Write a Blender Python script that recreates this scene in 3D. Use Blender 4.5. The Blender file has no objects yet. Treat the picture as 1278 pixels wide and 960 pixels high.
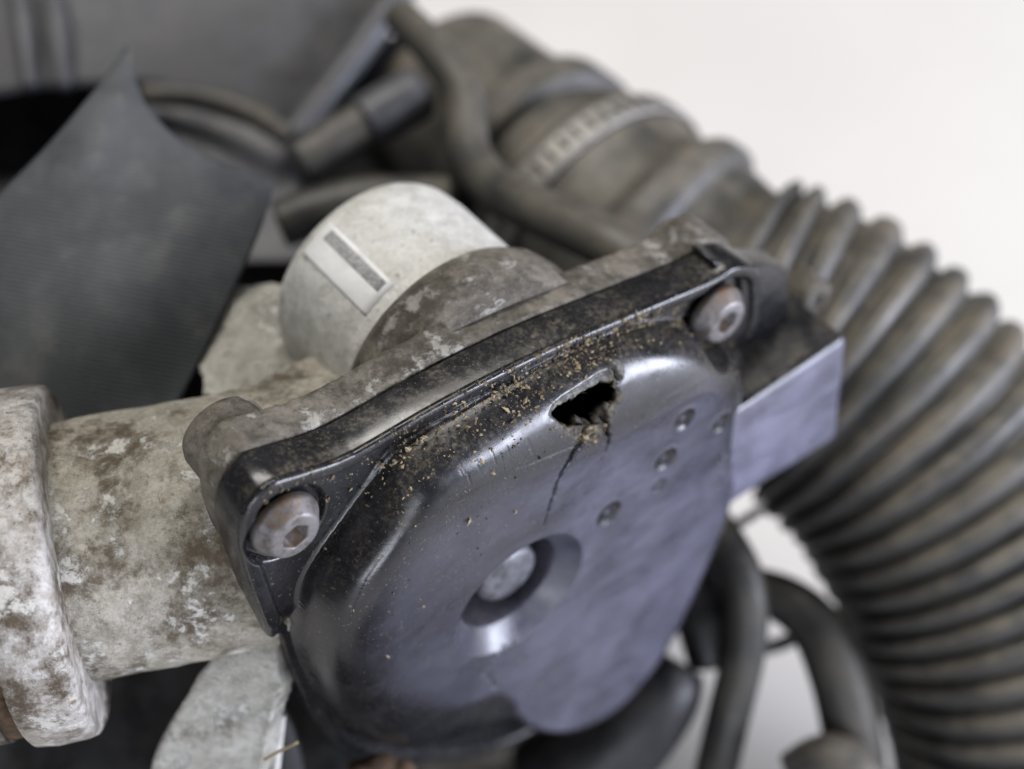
import bpy, bmesh, math, random
import numpy as np
from mathutils import Vector, Matrix
random.seed(7); rng = np.random.default_rng(7)
C = bpy.context.scene.collection
SC = bpy.context.scene
CM = 0.01                                    # all code below works in centimetres

# ------------------------------------------------------------------ camera
PW, PH, FPX = 1278.0, 960.0, 1900.0          # photograph size and focal length in its pixels
PITCH = math.radians(48)
HC = 46.0                                    # camera height above the table, cm
CAM = np.array([0.0, 0.0, HC])
CX = np.array([1.0, 0, 0]); CY = np.array([0, math.sin(PITCH), math.cos(PITCH)]); CZ = np.array([0, -math.cos(PITCH), math.sin(PITCH)])
cd = bpy.data.cameras.new('camera'); cam = bpy.data.objects.new('camera', cd); C.objects.link(cam)
cd.sensor_width = 36.0; cd.lens = 36.0 * FPX / PW
cd.clip_start = 0.005; cd.clip_end = 60
cam.location = Vector(CAM * CM); cam.rotation_euler = (math.radians(90) - PITCH, 0, 0)
cd.dof.use_dof = True; cd.dof.focus_distance = 0.268; cd.dof.aperture_fstop = 6.8; cd.dof.aperture_blades = 0
SC.camera = cam
# ------------------------------------------------------------------ light
w = bpy.data.worlds.new('World'); SC.world = w; w.use_nodes = True
bg = w.node_tree.nodes['Background']; bg.inputs['Color'].default_value = (0.80, 0.86, 1.0, 1); bg.inputs['Strength'].default_value = 0.10
def area(name, loc, target, size, power, col):
    l = bpy.data.lights.new(name, 'AREA'); l.shape = 'RECTANGLE'; l.size, l.size_y = size; l.energy = power; l.color = col
    o = bpy.data.objects.new(name, l); C.objects.link(o); o.location = loc
    o.rotation_euler = (Vector(target) - Vector(loc)).to_track_quat('-Z', 'Y').to_euler()
    return o
area('ceiling_lamp', (-0.25, 0.75, 2.0), (0, 0.2, 0.2), (1.6, 0.5), 37, (1.0, 0.965, 0.91))
area('window_light', (2.1, -0.25, 0.62), (0.05, 0.2, 0.22), (1.3, 0.6), 84, (0.80, 0.84, 1.0))
area('window_light', (0.1, -2.0, 0.62), (0.0, 0.2, 0.22), (1.0, 0.6), 22, (0.86, 0.90, 1.0))
SC.view_settings.view_transform = 'Standard'; SC.view_settings.look = 'None'; SC.view_settings.gamma = 1; SC.view_settings.exposure = 0.0
SC.view_settings.use_curve_mapping = False
SC.cycles.use_denoising = True
SC.cycles.max_bounces = 8

# ------------------------------------------------------------------ pixel helpers
def ray(px, py):
    return CX * ((px - PW / 2) / FPX) + CY * ((PH / 2 - py) / FPX) - CZ
def dist(D): return 27.46 + (D - 16.0) * 1.25  # depth stations (cover centre = 16) to centimetres from the lens
def at(px, py, D):                           # point at depth station D along the view axis
    return CAM + ray(px, py) * dist(D)
def atz(px, py, z):                          # point at height z
    r = ray(px, py); return CAM + r * ((z - CAM[2]) / r[2])
O = at(640, 600, 16.0)
PHI = math.radians(37.8)
A = np.array([math.cos(PHI), math.sin(PHI), 0]); B = np.array([0, 0, 1.0]); N = np.array([math.sin(PHI), -math.cos(PHI), 0])
def loc(a, b, n): return O + a * A + b * B + n * N
def onp(px, py, n):                          # (a, b) where the pixel's ray meets the plane n = const of the cover
    r = ray(px, py); t = (n - (CAM - O) @ N) / (r @ N); q = CAM + r * t - O
    return np.array([q @ A, q @ B])

# ------------------------------------------------------------------ mesh helpers
def link(name, verts, faces, mats, parent=None, smooth=True, mat_idx=None):
    v = np.asarray(verts, float).reshape(-1, 3); c = (v.min(0) + v.max(0)) / 2
    me = bpy.data.meshes.new(name)
    me.from_pydata(((v - c) * CM).tolist(), [], faces)
    if mat_idx is not None: me.polygons.foreach_set('material_index', np.asarray(mat_idx, dtype=np.int32))
    me.polygons.foreach_set('use_smooth', [smooth] * len(me.polygons)); me.update()
    return link_mesh(name, me, mats, c, parent)
def base_of(o):
    p = Vector((0, 0, 0))
    while o is not None: p = p + o.location; o = o.parent
    return p
def link_mesh(name, me, mats, c, parent=None):
    for m in (mats if isinstance(mats, (list, tuple)) else [mats]): me.materials.append(m)
    o = bpy.data.objects.new(name, me); C.objects.link(o)
    if parent is not None: o.parent = parent
    o.location = Vector(np.asarray(c) * CM) - (base_of(parent) if parent is not None else Vector((0, 0, 0)))
    return o
def thing(name, label, cat, p, group=None):
    o = bpy.data.objects.new(name, None); C.objects.link(o); o.location = Vector(np.asarray(p) * CM); o.empty_display_size = 0.01
    return tag(o, label, cat, group)
def tag(o, label=None, cat=None, group=None, kind=None):
    if label: o['label'] = label
    if cat: o['category'] = cat
    if group: o['group'] = group
    if kind: o['kind'] = kind
    return o
def modif(o, kind, **k):
    m = o.modifiers.new(kind.lower(), kind)
    for a, b in k.items(): setattr(m, a, b)
    return m
def spline(P, n, closed=False):
    P = np.asarray(P, float); L = len(P); out = []
    segs = L if closed else L - 1
    for i in range(segs):
        if closed: p0, p1, p2, p3 = P[(i - 1) % L], P[i], P[(i + 1) % L], P[(i + 2) % L]
        else: p0, p1, p2, p3 = P[max(i - 1, 0)], P[i], P[i + 1], P[min(i + 2, L - 1)]
        for k in range(n):
            t = k / n
            out.append(0.5 * (2 * p1 + (p2 - p0) * t + (2 * p0 - 5 * p1 + 4 * p2 - p3) * t * t + (3 * p1 - p0 - 3 * p2 + p3) * t ** 3))
    if not closed: out.append(P[-1])
    return np.array(out)
def resample(P, step):
    d = np.r_[0, np.cumsum(np.linalg.norm(np.diff(P, axis=0), axis=1))]
    s = np.linspace(0, d[-1], max(2, int(d[-1] / step) + 1))
    return np.stack([np.interp(s, d, P[:, k]) for k in range(P.shape[1])], 1), s
def frames(P):
    T = np.gradient(P, axis=0); T /= np.linalg.norm(T, axis=1)[:, None]
    u = np.cross(T[0], [0.13, 0.21, 1.0]); u /= np.linalg.norm(u); U = [u]
    for i in range(1, len(P)):
        u = U[-1] - T[i] * (U[-1] @ T[i]); U.append(u / np.linalg.norm(u))
    U = np.array(U); return T, U, np.cross(T, U)
def tube_geo(P, R, seg=24, cap=True, squash=1.0):
    P = np.asarray(P, float); R = np.broadcast_to(R, (len(P),)); T, U, V = frames(P)
    ang = np.linspace(0, 2 * np.pi, seg, endpoint=False)
    ring = (np.cos(ang)[None, :, None] * U[:, None] + squash * np.sin(ang)[None, :, None] * V[:, None])
    v = (P[:, None] + R[:, None, None] * ring).reshape(-1, 3); f = []
    for i in range(len(P) - 1):
        for j in range(seg):
            k = (j + 1) % seg; f.append((i * seg + j, i * seg + k, (i + 1) * seg + k, (i + 1) * seg + j))
    if cap: f.append(tuple(range(seg))[::-1]); f.append(tuple((len(P) - 1) * seg + j for j in range(seg)))
    return v, f
def tube(name, P, R, mat, parent=None, seg=24, step=0.15, cap=True):
    P = np.asarray(P, float); R = np.broadcast_to(np.asarray(R, float), (len(P),))
    Q, _ = resample(spline(np.c_[P, R], 10), step)
    v, f = tube_geo(Q[:, :3], Q[:, 3], seg, cap)
    return link(name, v, f, mat, parent)
def lathe_geo(c, axis, prof, seg=48, cap=True):          # prof: (s along the axis, radius)
    axis = np.asarray(axis, float); axis /= np.linalg.norm(axis)
    P = np.array([np.asarray(c) + axis * s for s, r in prof]); u = np.cross(axis, [0.1, 0.2, 1.0]); u /= np.linalg.norm(u); vv = np.cross(axis, u)
    ang = np.linspace(0, 2 * np.pi, seg, endpoint=False); ring = np.cos(ang)[:, None] * u + np.sin(ang)[:, None] * vv
    v = np.concatenate([P[i] + prof[i][1] * ring for i in range(len(prof))]); f = []
    for i in range(len(prof) - 1):
        for j in range(seg):
            k = (j + 1) % seg; f.append((i * seg + j, i * seg + k, (i + 1) * seg + k, (i + 1) * seg + j))
    if cap: f.append(tuple(range(seg))[::-1]); f.append(tuple((len(prof) - 1) * seg + j for j in range(seg)))
    return v, f
def lathe(name, c, axis, prof, mat, parent=None, seg=48, cap=True):
    v, f = lathe_geo(c, axis, prof, seg, cap); return link(name, v, f, mat, parent)
def prism_geo(poly, n0, n1):                              # poly in cover (a, b), extruded along N
    L = len(poly); v = [loc(a, b, n0) for a, b in poly] + [loc(a, b, n1) for a, b in poly]
    f = [tuple(range(L))[::-1], tuple(range(L, 2 * L))] + [(i, (i + 1) % L, L + (i + 1) % L, L + i) for i in range(L)]
    return np.array(v), f
def box_geo(c, ax, half):
    v = [np.asarray(c) + sx * half[0] * ax[0] + sy * half[1] * ax[1] + sz * half[2] * ax[2] for sx in (-1, 1) for sy in (-1, 1) for sz in (-1, 1)]
    return np.array(v), [(0, 1, 3, 2), (4, 6, 7, 5), (0, 4, 5, 1), (2, 3, 7, 6), (0, 2, 6, 4), (1, 5, 7, 3)]
def join(parts):
    V = []; F = []; k = 0
    for v, f in parts:
        V.append(v); F += [tuple(i + k for i in q) for q in f]; k += len(v)
    return np.concatenate(V), F
def ellipsoid_geo(c, ax, r, seg=20):
    v = []; f = []
    for i in range(seg // 2 + 1):
        th = math.pi * min(max(i / (seg // 2), 0.01), 0.99)
        for j in range(seg):
            p = 2 * math.pi * j / seg
            v.append(np.asarray(c) + ax[0] * r[0] * math.sin(th) * math.cos(p) + ax[1] * r[1] * math.sin(th) * math.sin(p) + ax[2] * r[2] * math.cos(th))
    for i in range(seg // 2):
        for j in range(seg):
            k = (j + 1) % seg; f.append((i * seg + j, (i + 1) * seg + j, (i + 1) * seg + k, i * seg + k))
    f.append(tuple(range(seg))); f.append(tuple((seg // 2) * seg + j for j in range(seg))[::-1])
    return np.array(v), f
CLOUD = bpy.data.textures.new('cast_lumps', 'CLOUDS'); CLOUD.noise_scale = 0.010; CLOUD.noise_depth = 3
def cast(o, voxel=0.09, smooth=6, lumps=0.05):            # fuse overlapping solids into one casting
    modif(o, 'REMESH', mode='VOXEL', voxel_size=voxel * CM, use_smooth_shade=True)
    modif(o, 'SMOOTH', iterations=smooth, factor=0.5)
    if lumps: modif(o, 'DISPLACE', texture=CLOUD, strength=lumps * CM, mid_level=0.5, texture_coords='LOCAL')
    return o

# ------------------------------------------------------------------ materials
class NT:
    def __init__(s, name):
        s.m = bpy.data.materials.new(name); s.m.use_nodes = True; s.t = s.m.node_tree; s.n = s.t.nodes
        s.b = s.n['Principled BSDF']; s.co = s.n.new('ShaderNodeTexCoord').outputs['Object']
    def set(s, sock, v):
        if hasattr(v, 'links'): s.t.links.new(v, sock)
        elif isinstance(v, (tuple, list)): sock.default_value = (*v, 1) if len(v) == 3 and sock.type == 'RGBA' else v
        else: sock.default_value = v
    def noise(s, scale, detail=5, rough=0.6, dist=0.0, stretch=None):   # scale in features per cm
        k = s.n.new('ShaderNodeTexNoise'); co = s.co
        if stretch:
            mp = s.n.new('ShaderNodeMapping'); s.t.links.new(co, mp.inputs[0]); mp.inputs['Scale'].default_value = stretch[0]; mp.inputs['Rotation'].default_value = stretch[1]; co = mp.outputs[0]
        s.t.links.new(co, k.inputs['Vector']); k.inputs['Scale'].default_value = scale * 100; k.inputs['Detail'].default_value = detail
        k.inputs['Roughness'].default_value = rough; k.inputs['Distortion'].default_value = dist
        return k.outputs['Fac']
    def voro(s, scale, feature='F1'):
        k = s.n.new('ShaderNodeTexVoronoi'); k.feature = feature; s.t.links.new(s.co, k.inputs['Vector']); k.inputs['Scale'].default_value = scale * 100
        return k.outputs['Distance']
    def rng(s, v, a, b, c=0.0, d=1.0):
        k = s.n.new('ShaderNodeMapRange'); k.interpolation_type = 'SMOOTHSTEP'; s.set(k.inputs[0], v)
        for i, x in enumerate((a, b, c, d)): k.inputs[i + 1].default_value = x
        return k.outputs[0]
    def math(s, op, a, b):
        k = s.n.new('ShaderNodeMath'); k.operation = op; k.use_clamp = True; s.set(k.inputs[0], a); s.set(k.inputs[1], b); return k.outputs[0]
    def mix(s, f, a, b):
        k = s.n.new('ShaderNodeMix'); k.data_type = 'RGBA'; s.set(k.inputs[0], f); s.set(k.inputs[6], a); s.set(k.inputs[7], b); return k.outputs[2]
    def up(s, lo, hi):                                                   # where dust can settle: faces that look up
        g = s.n.new('ShaderNodeNewGeometry'); x = s.n.new('ShaderNodeSeparateXYZ'); s.t.links.new(g.outputs['Normal'], x.inputs[0])
        return s.rng(x.outputs[2], lo, hi)
    def bump(s, hs, strength=0.5, dist=0.02):
        prev = None
        for h, st, d in hs:
            k = s.n.new('ShaderNodeBump'); k.inputs['Strength'].default_value = st; k.inputs['Distance'].default_value = d * CM; s.t.links.new(h, k.inputs['Height'])
            if prev is not None: s.t.links.new(prev, k.inputs['Normal'])
            prev = k.outputs[0]
        s.t.links.new(prev, s.b.inputs['Normal'])
    def done(s, col, rough, metal=0.0, spec=0.5):
        s.set(s.b.inputs['Base Color'], col); s.set(s.b.inputs['Roughness'], rough); s.set(s.b.inputs['Metallic'], metal); s.b.inputs['Specular IOR Level'].default_value = spec
        return s.m
DUST = (0.17, 0.135, 0.085)
def m_cover(name='black_moulded_plastic', sheen_col=(0.145, 0.145, 0.20), always=0.0, amount=1.0, st=2.4):
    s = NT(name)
    at_ = s.n.new('ShaderNodeAttribute'); at_.attribute_name = 'sheen_wear'; sheen_wear = s.math('MAXIMUM', at_.outputs['Fac'], always)  # mask for the painted sheen and for the real scuffs
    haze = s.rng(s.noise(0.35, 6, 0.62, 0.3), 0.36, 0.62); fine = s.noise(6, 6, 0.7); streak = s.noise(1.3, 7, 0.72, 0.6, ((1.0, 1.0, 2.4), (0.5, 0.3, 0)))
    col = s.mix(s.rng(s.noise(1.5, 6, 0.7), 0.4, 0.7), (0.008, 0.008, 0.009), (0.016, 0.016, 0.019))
    fm = s.math('MULTIPLY', sheen_wear, s.math('ADD', 0.26, s.math('ADD', s.math('MULTIPLY', haze, 0.34), s.math('MULTIPLY', s.rng(streak, 0.32, 0.72), 0.26))))
    col = s.mix(s.math('MULTIPLY', fm, amount), col, sheen_col)
    scuff = s.math('MULTIPLY', s.rng(s.noise(3.2, 7, 0.8, 1.2, ((1.0, 1.0, 3.5), (0.9, 0.2, 0.4))), 0.60, 0.70), sheen_wear)
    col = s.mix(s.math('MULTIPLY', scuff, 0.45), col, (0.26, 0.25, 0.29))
    speck = s.rng(s.noise(16, 2, 0.5), 0.66, 0.71)
    col = s.mix(s.math('MULTIPLY', speck, 0.45), col, (0.20, 0.17, 0.12))
    d = s.math('MULTIPLY', s.up(0.30, 0.95), s.math('MULTIPLY', s.rng(s.noise(1.2, 6, 0.7), 0.35, 0.7), s.rng(s.noise(9, 6, 0.8), 0.44, 0.66)))
    col = s.mix(s.math('MULTIPLY', d, 0.6), col, DUST)
    r = s.math('ADD', s.rng(s.noise(1.2, 6, 0.6), 0.3, 0.7, 0.20, 0.34), s.math('ADD', s.math('MULTIPLY', d, 0.3), s.math('MULTIPLY', fm, 0.18)))
    hair = s.noise(5, 4, 0.6, 0.2, ((0.25, 0.25, 6.0), (0.9, 0.35, 0.2)))
    s.bump([(s.noise(0.7, 3, 0.5), 0.10, 0.06), (fine, 0.14, 0.015), (hair, 0.12, 0.012)])
    return s.done(col, r, 0, 0.55)
def m_fracture():
    s = NT('fractured_plastic'); n = s.noise(9, 5, 0.7)
    s.bump([(n, 0.9, 0.03)]); return s.done(s.mix(s.rng(n, 0.35, 0.7), (0.05, 0.05, 0.048), (0.22, 0.21, 0.195)), 0.75)
def m_ragged():
    s = NT('torn_dirty_plastic'); n = s.noise(7, 6, 0.75)
    s.bump([(n, 0.8, 0.03)]); return s.done(s.mix(s.rng(n, 0.38, 0.68), (0.012, 0.011, 0.010), (0.15, 0.125, 0.085)), 0.75)
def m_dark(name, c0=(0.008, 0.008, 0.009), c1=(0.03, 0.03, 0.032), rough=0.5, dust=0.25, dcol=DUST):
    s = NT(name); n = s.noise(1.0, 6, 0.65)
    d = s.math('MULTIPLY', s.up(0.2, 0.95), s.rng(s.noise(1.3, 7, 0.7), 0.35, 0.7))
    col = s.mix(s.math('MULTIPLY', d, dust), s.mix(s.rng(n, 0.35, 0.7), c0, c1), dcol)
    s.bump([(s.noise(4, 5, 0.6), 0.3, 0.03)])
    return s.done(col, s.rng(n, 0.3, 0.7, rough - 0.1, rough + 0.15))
def m_alu(name, light=(0.52, 0.49, 0.42), mid=(0.30, 0.275, 0.22), dark=(0.11, 0.085, 0.055), lo=0.40, hi=0.58, white=0.75, metal=0.3, bumpy=1.0):
    s = NT(name); big = s.noise(0.6, 10, 0.74, 0.15); sm = s.noise(2.6, 9, 0.78); grain = s.noise(14, 4, 0.7); spots = s.rng(s.noise(1.3, 10, 0.76, 0.15), 0.54, 0.60)
    col = s.mix(s.rng(sm, 0.38, 0.62), mid, light); mm = (lo + hi) / 2
    col = s.mix(s.rng(big, mm - 0.055, mm + 0.055), col, s.mix(s.rng(sm, 0.42, 0.60), dark, mid))
    col = s.mix(s.math('MULTIPLY', spots, white), col, (0.74, 0.725, 0.67))
    pit = s.math('MAXIMUM', s.rng(s.noise(5, 6, 0.75), 0.585, 0.64), s.math('MULTIPLY', s.rng(grain, 0.56, 0.66), 0.5)); col = s.mix(s.math('MULTIPLY', pit, 0.6), col, tuple(x * 0.9 for x in dark))
    rust = s.rng(s.noise(1.7, 6, 0.7), 0.66, 0.70); col = s.mix(s.math('MULTIPLY', rust, 0.6), col, (0.22, 0.12, 0.04))
    s.bump([(sm, min(1, 0.8 * bumpy), 0.10), (grain, min(1, 0.6 * bumpy), 0.03), (spots, 0.7 * bumpy, 0.05), (big, 0.5 * bumpy, 0.12)])
    return s.done(col, s.rng(sm, 0.3, 0.7, 0.36, 0.66), metal)
def m_steel():
    s = NT('weathered_bolt_steel'); n = s.noise(3.5, 6, 0.7)
    col = s.mix(s.rng(n, 0.4, 0.66), (0.21, 0.20, 0.20), (0.10, 0.085, 0.075))
    d = s.math('MULTIPLY', s.up(0.45, 0.95), s.rng(s.noise(5, 6, 0.7), 0.35, 0.6)); col = s.mix(s.math('MULTIPLY', d, 0.8), col, (0.20, 0.12, 0.05))
    s.bump([(s.noise(9, 5, 0.6), 0.4, 0.02)])
    return s.done(col, s.rng(n, 0.3, 0.7, 0.42, 0.62), 0.45)
def m_hose(name, c0, c1, dust=0.5, dcol=(0.20, 0.175, 0.13), rough=0.55):
    s = NT(name); n = s.noise(0.7, 6, 0.65)
    d = s.math('MULTIPLY', s.up(-0.1, 0.9), s.rng(s.noise(0.55, 7, 0.7), 0.33, 0.68))
    col = s.mix(s.math('MULTIPLY', d, dust), s.mix(s.rng(n, 0.3, 0.7), c0, c1), dcol)
    s.bump([(s.noise(5, 5, 0.6), 0.3, 0.02)])
    return s.done(col, s.rng(n, 0.3, 0.7, rough - 0.12, rough + 0.1))
def m_plain(name, c, rough=0.5, metal=0.0, var=0.3, scale=3):
    s = NT(name); n = s.noise(scale, 5, 0.65); col = s.mix(s.rng(n, 0.3, 0.7), tuple(x * (1 - var) for x in c), tuple(min(1, x * (1 + var)) for x in c))
    s.bump([(n, 0.25, 0.02)]); return s.done(col, rough, metal)
M = dict(
    cover=m_cover(), painted_sheen=m_cover('black_plastic_painted_sheen', (0.23, 0.23, 0.31), 1.0, 1.0), fract=m_fracture(), ragged=m_ragged(),  # second material has reflected brightness painted in, for the connector front
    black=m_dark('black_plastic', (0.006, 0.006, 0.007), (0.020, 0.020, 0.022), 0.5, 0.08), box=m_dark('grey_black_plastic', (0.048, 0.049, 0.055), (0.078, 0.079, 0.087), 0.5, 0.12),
    alu=m_alu('oxidised_cast_aluminium'),
    flange=m_alu('dusty_cast_aluminium', (0.24, 0.215, 0.175), (0.145, 0.13, 0.105), (0.06, 0.05, 0.036), 0.33, 0.58, 0.35, 0.1),
    motor=m_alu('pale_motor_casing', (0.72, 0.715, 0.69), (0.56, 0.55, 0.51), (0.30, 0.265, 0.20), 0.54, 0.68, 0.6, 0.25, 0.55),
    ring=m_alu('machined_ring_aluminium', (0.62, 0.60, 0.57), (0.34, 0.31, 0.27), (0.10, 0.075, 0.05), 0.44, 0.60, 0.75, 0.6, 0.7),
    crust=m_alu('corroded_white_aluminium', (0.60, 0.59, 0.53), (0.38, 0.365, 0.315), (0.18, 0.155, 0.11), 0.50, 0.66, 0.75, 0.1, 1.4),
    steel=m_steel(),
    hose=m_hose('dusty_black_rubber', (0.028, 0.028, 0.027), (0.062, 0.061, 0.057), 0.75, (0.195, 0.17, 0.13)),
    tube=m_hose('black_rubber_tube', (0.018, 0.018, 0.017), (0.04, 0.039, 0.036), 0.35),
    greyhose=m_hose('grey_dusty_rubber', (0.030, 0.029, 0.027), (0.055, 0.053, 0.049), 0.45),
    rust=m_plain('rusty_brown', (0.09, 0.055, 0.03), 0.85, 0, 0.6), clampm=m_plain('dull_zinc', (0.30, 0.285, 0.26), 0.5, 0.4),
    white=m_plain('white_label', (0.76, 0.76, 0.75), 0.5, 0, 0.10, 2), ink=m_plain('worn_print', (0.30, 0.30, 0.30), 0.6, 0, 0.5, 12),
    wire=m_plain('grey_wire', (0.16, 0.16, 0.17), 0.5), straw=m_plain('dry_straw', (0.24, 0.19, 0.10), 0.8),
)
def m_table():
    s = NT('white_worktop'); n = s.noise(0.06, 5, 0.6); s.bump([(s.noise(1.5, 4, 0.5), 0.08, 0.02)])
    return s.done(s.mix(s.rng(n, 0.3, 0.7), (0.72, 0.695, 0.665), (0.76, 0.735, 0.705)), 0.5)
M['table'] = m_table()
def m_flap():
    s = NT('ribbed_rubber'); n = s.noise(0.6, 6, 0.65)
    col = s.mix(s.rng(n, 0.35, 0.68), (0.026, 0.030, 0.034), (0.058, 0.062, 0.067)); d = s.rng(s.noise(1.1, 7, 0.7), 0.52, 0.72)
    col = s.mix(s.math('MULTIPLY', d, 0.35), col, (0.13, 0.125, 0.11))
    u = s.n.new('ShaderNodeUVMap'); wv = s.n.new('ShaderNodeTexWave'); wv.bands_direction = 'Y'; s.t.links.new(u.outputs[0], wv.inputs[0]); wv.inputs['Scale'].default_value = 3.4; wv.inputs['Distortion'].default_value = 0.5
    s.bump([(wv.outputs['Fac'], 0.5, 0.02), (s.noise(7, 4, 0.6), 0.3, 0.02)])
    return s.done(col, 0.62)
M['flap'] = m_flap(); M['frayed'] = m_plain('frayed_rubber_edge', (0.17, 0.15, 0.12), 0.85, 0, 0.5, 4)
def m_crumb():
    s = NT('crumbs_of_dry_dirt'); n = s.noise(4.0, 2, 0.5); col = s.mix(s.rng(n, 0.38, 0.62), (0.055, 0.04, 0.022), (0.31, 0.245, 0.15))
    return s.done(col, 0.9)
M['crumb'] = m_crumb()

# ------------------------------------------------------------------ setting
s = 300
t = link('table', [(-s, -s, 0), (s, -s, 0), (s, s, 0), (-s, s, 0)], [(0, 1, 2, 3)], M['table'], smooth=False); tag(t, 'white worktop under the engine parts', 'table', kind='structure')

# ------------------------------------------------------------------ throttle body
root = thing('throttle_body', 'weathered aluminium throttle body with cracked black plastic cover', 'throttle body', loc(0, -O[2] + 0.0, -3.0))
# --- cover as a relief over the plane (a, b): traced outlines, heights along N
HD, NB = 1.1, -1.9
def poly_px(L, sub=5):
    return spline(np.array([onp(*p) for p in L]), sub, True)
FACE = poly_px([(x, y, 0.0) for x, y in [(437, 815), (440, 785), (452, 752), (474, 715), (512, 673), (560, 636), (620, 601), (690, 570), (760, 541), (820, 507), (862, 482), (893, 472), (915, 482), (926, 510), (922, 560), (912, 620), (900, 660), (880, 710), (850, 775), (815, 835), (775, 880), (735, 905), (700, 914), (667, 908), (650, 893), (640, 874), (618, 868), (592, 880), (560, 893), (520, 898), (480, 891), (452, 870), (440, 842)]])
BASE = poly_px([(373, 760, -HD), (378, 728, -HD), (398, 690, -HD), (424, 654, -HD), (455, 612, -HD), (488, 568, -HD), (530, 535, -HD), (590, 500, -HD), (650, 466, -HD), (710, 436, -HD), (770, 412, -HD), (830, 402, -HD), (870, 412, -HD), (905, 432, -HD),
                (935, 505, -0.25), (930, 565, -0.25), (918, 625, -0.25), (905, 668, -0.25), (884, 718, -0.25), (854, 784, -0.25), (818, 844, -0.25), (776, 890, -0.25), (736, 914, -0.25), (700, 922, -0.25), (664, 917, -0.25), (630, 905, -0.25), (590, 918, -0.5), (540, 935, -0.6), (480, 932, -0.8), (420, 892, -HD), (388, 838, -HD), (374, 795, -HD)])
PLATE = poly_px([(268, 632, NB), (275, 598, NB), (303, 567, NB), (345, 553, NB), (410, 530, NB), (520, 468, NB), (640, 409, NB), (760, 360, NB), (850, 324, NB), (882, 306, NB), (905, 305, NB),
                 (950, 345, -HD), (948, 395, -HD), (938, 450, -0.9), (938, 505, -0.5), (935, 570, -0.5), (918, 640, -0.5), (900, 690, -0.5), (862, 780, -0.5), (822, 850, -0.5), (778, 900, -0.5), (735, 925, -0.5), (690, 938, -0.7), (620, 950, -HD), (540, 962, -HD), (470, 958, -HD), (420, 935, -HD), (392, 890, -HD), (372, 845, -HD), (358, 805, -HD), (317, 772, NB), (298, 730, NB), (277, 675, NB)], 4)
def sdf(P, X, Y):
    d2 = np.full(X.shape, 1e9); ins = np.zeros(X.shape, bool); L = len(P)
    for i in range(L):
        ax, ay = P[i]; bx, by = P[(i + 1) % L]; ex, ey = bx - ax, by - ay
        t = np.clip(((X - ax) * ex + (Y - ay) * ey) / (ex * ex + ey * ey + 1e-12), 0, 1)
        d2 = np.minimum(d2, (X - ax - t * ex) ** 2 + (Y - ay - t * ey) ** 2)
        c = (ay > Y) != (by > Y)
        if abs(ey) > 1e-12: ins ^= c & (X < ex * (Y - ay) / ey + ax)
    d = np.sqrt(d2); return np.where(ins, -d, d)
def sst(x, a, b):
    t = np.clip((x - a) / (b - a), 0, 1); return t * t * (3 - 2 * t)
def polyline_d(P, X, Y):                       # distance and running parameter
    d = np.full(X.shape, 1e9); q = np.zeros(X.shape); L = len(P) - 1
    for i in range(L):
        (ax, ay), (bx, by) = P[i], P[i + 1]; ex, ey = bx - ax, by - ay
        t = np.clip(((X - ax) * ex + (Y - ay) * ey) / (ex * ex + ey * ey + 1e-12), 0, 1)
        e = np.hypot(X - ax - t * ex, Y - ay - t * ey); m = e < d; d = np.where(m, e, d); q = np.where(m, (i + t) / L, q)
    return d, q
BOLTS = [onp(352, 650, -HD - 0.15), onp(884, 384, -HD - 0.15)]
RC = onp(648, 742, -0.05)
MARKS = [(onp(x, y, 0), r, k) for x, y, r, k in [(853, 523, .30, 1), (830, 573, .32, 1), (760, 641, .34, .9), (899, 528, .28, .8), (822, 606, .22, .5), (901, 573, .24, .45), (896, 602, .2, .4)]]
CR = {}
def H0(X, Y):
    df, db, dp = sdf(FACE, X, Y), sdf(BASE, X, Y), sdf(PLATE, X, Y)
    sw = 0.06 + 0.28 * sst(np.maximum(-(X + 1.2) * 0.7, Y + 4.2), -1.0, 1.2)                    # the shoulder is wide on top and left
    t = np.where(db >= 0, 1, np.clip((df + sw) / np.maximum(df - db + sw, 1e-6), 0, 1))
    p_ = 2.9; pf = lambda x: 1 - np.clip(1 - x ** p_, 0, 1) ** (1 / p_); h = -HD * 0.86 * pf(0.985 * t) / pf(0.985) - HD * 0.14 * t
    rib = np.exp(-((db - 0.03) / 0.035) ** 2) * (df > 0); h = h + 0.05 * rib * sst(X, -2.6, -1.8) * (1 - sst(X, 1.6, 2.4))
    lip = sst(dp, -0.34, -0.24); low = sst(Y, -2.5, -1.5); h = h + 0.04 * lip * sst(db, -0.02, 0.10) * low - 0.22 * (1 - low) * sst(db, -0.02, 0.10)
    h = h - 0.06 * sst(db, -0.02, 0.1) * (1 - lip)
    for k, (ba, bb) in enumerate(BOLTS):
        r = np.hypot(X - ba, Y - bb); lev = -HD - 0.22
        q = sst(r, 0.76, 0.86); h = np.minimum(h, lev * (1 - q) + q * 9 * (r > 0.86) + q * h * (r <= 0.86))
    edge = np.clip((dp + 0.11) / 0.11, 0, 1); h = h - 0.11 * (1 - np.sqrt(np.clip(1 - edge ** 2, 0, 1)))
    # round recess
    r = np.hypot(X - RC[0], Y - RC[1])
    bowl = -0.42 * (1 - np.clip((r - 1.16) / 0.44, 0, 1) ** 1.1) - 1.7 * (1 - sst(r, 1.08, 1.18)); h = h + bowl * (df < 0)
    # gentle waviness of the thin face
    h = h + 0.018 * np.sin(1.3 * X + 0.7 * Y) * np.cos(0.9 * Y - 0.4 * X) * (df < 0)
    return h
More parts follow.
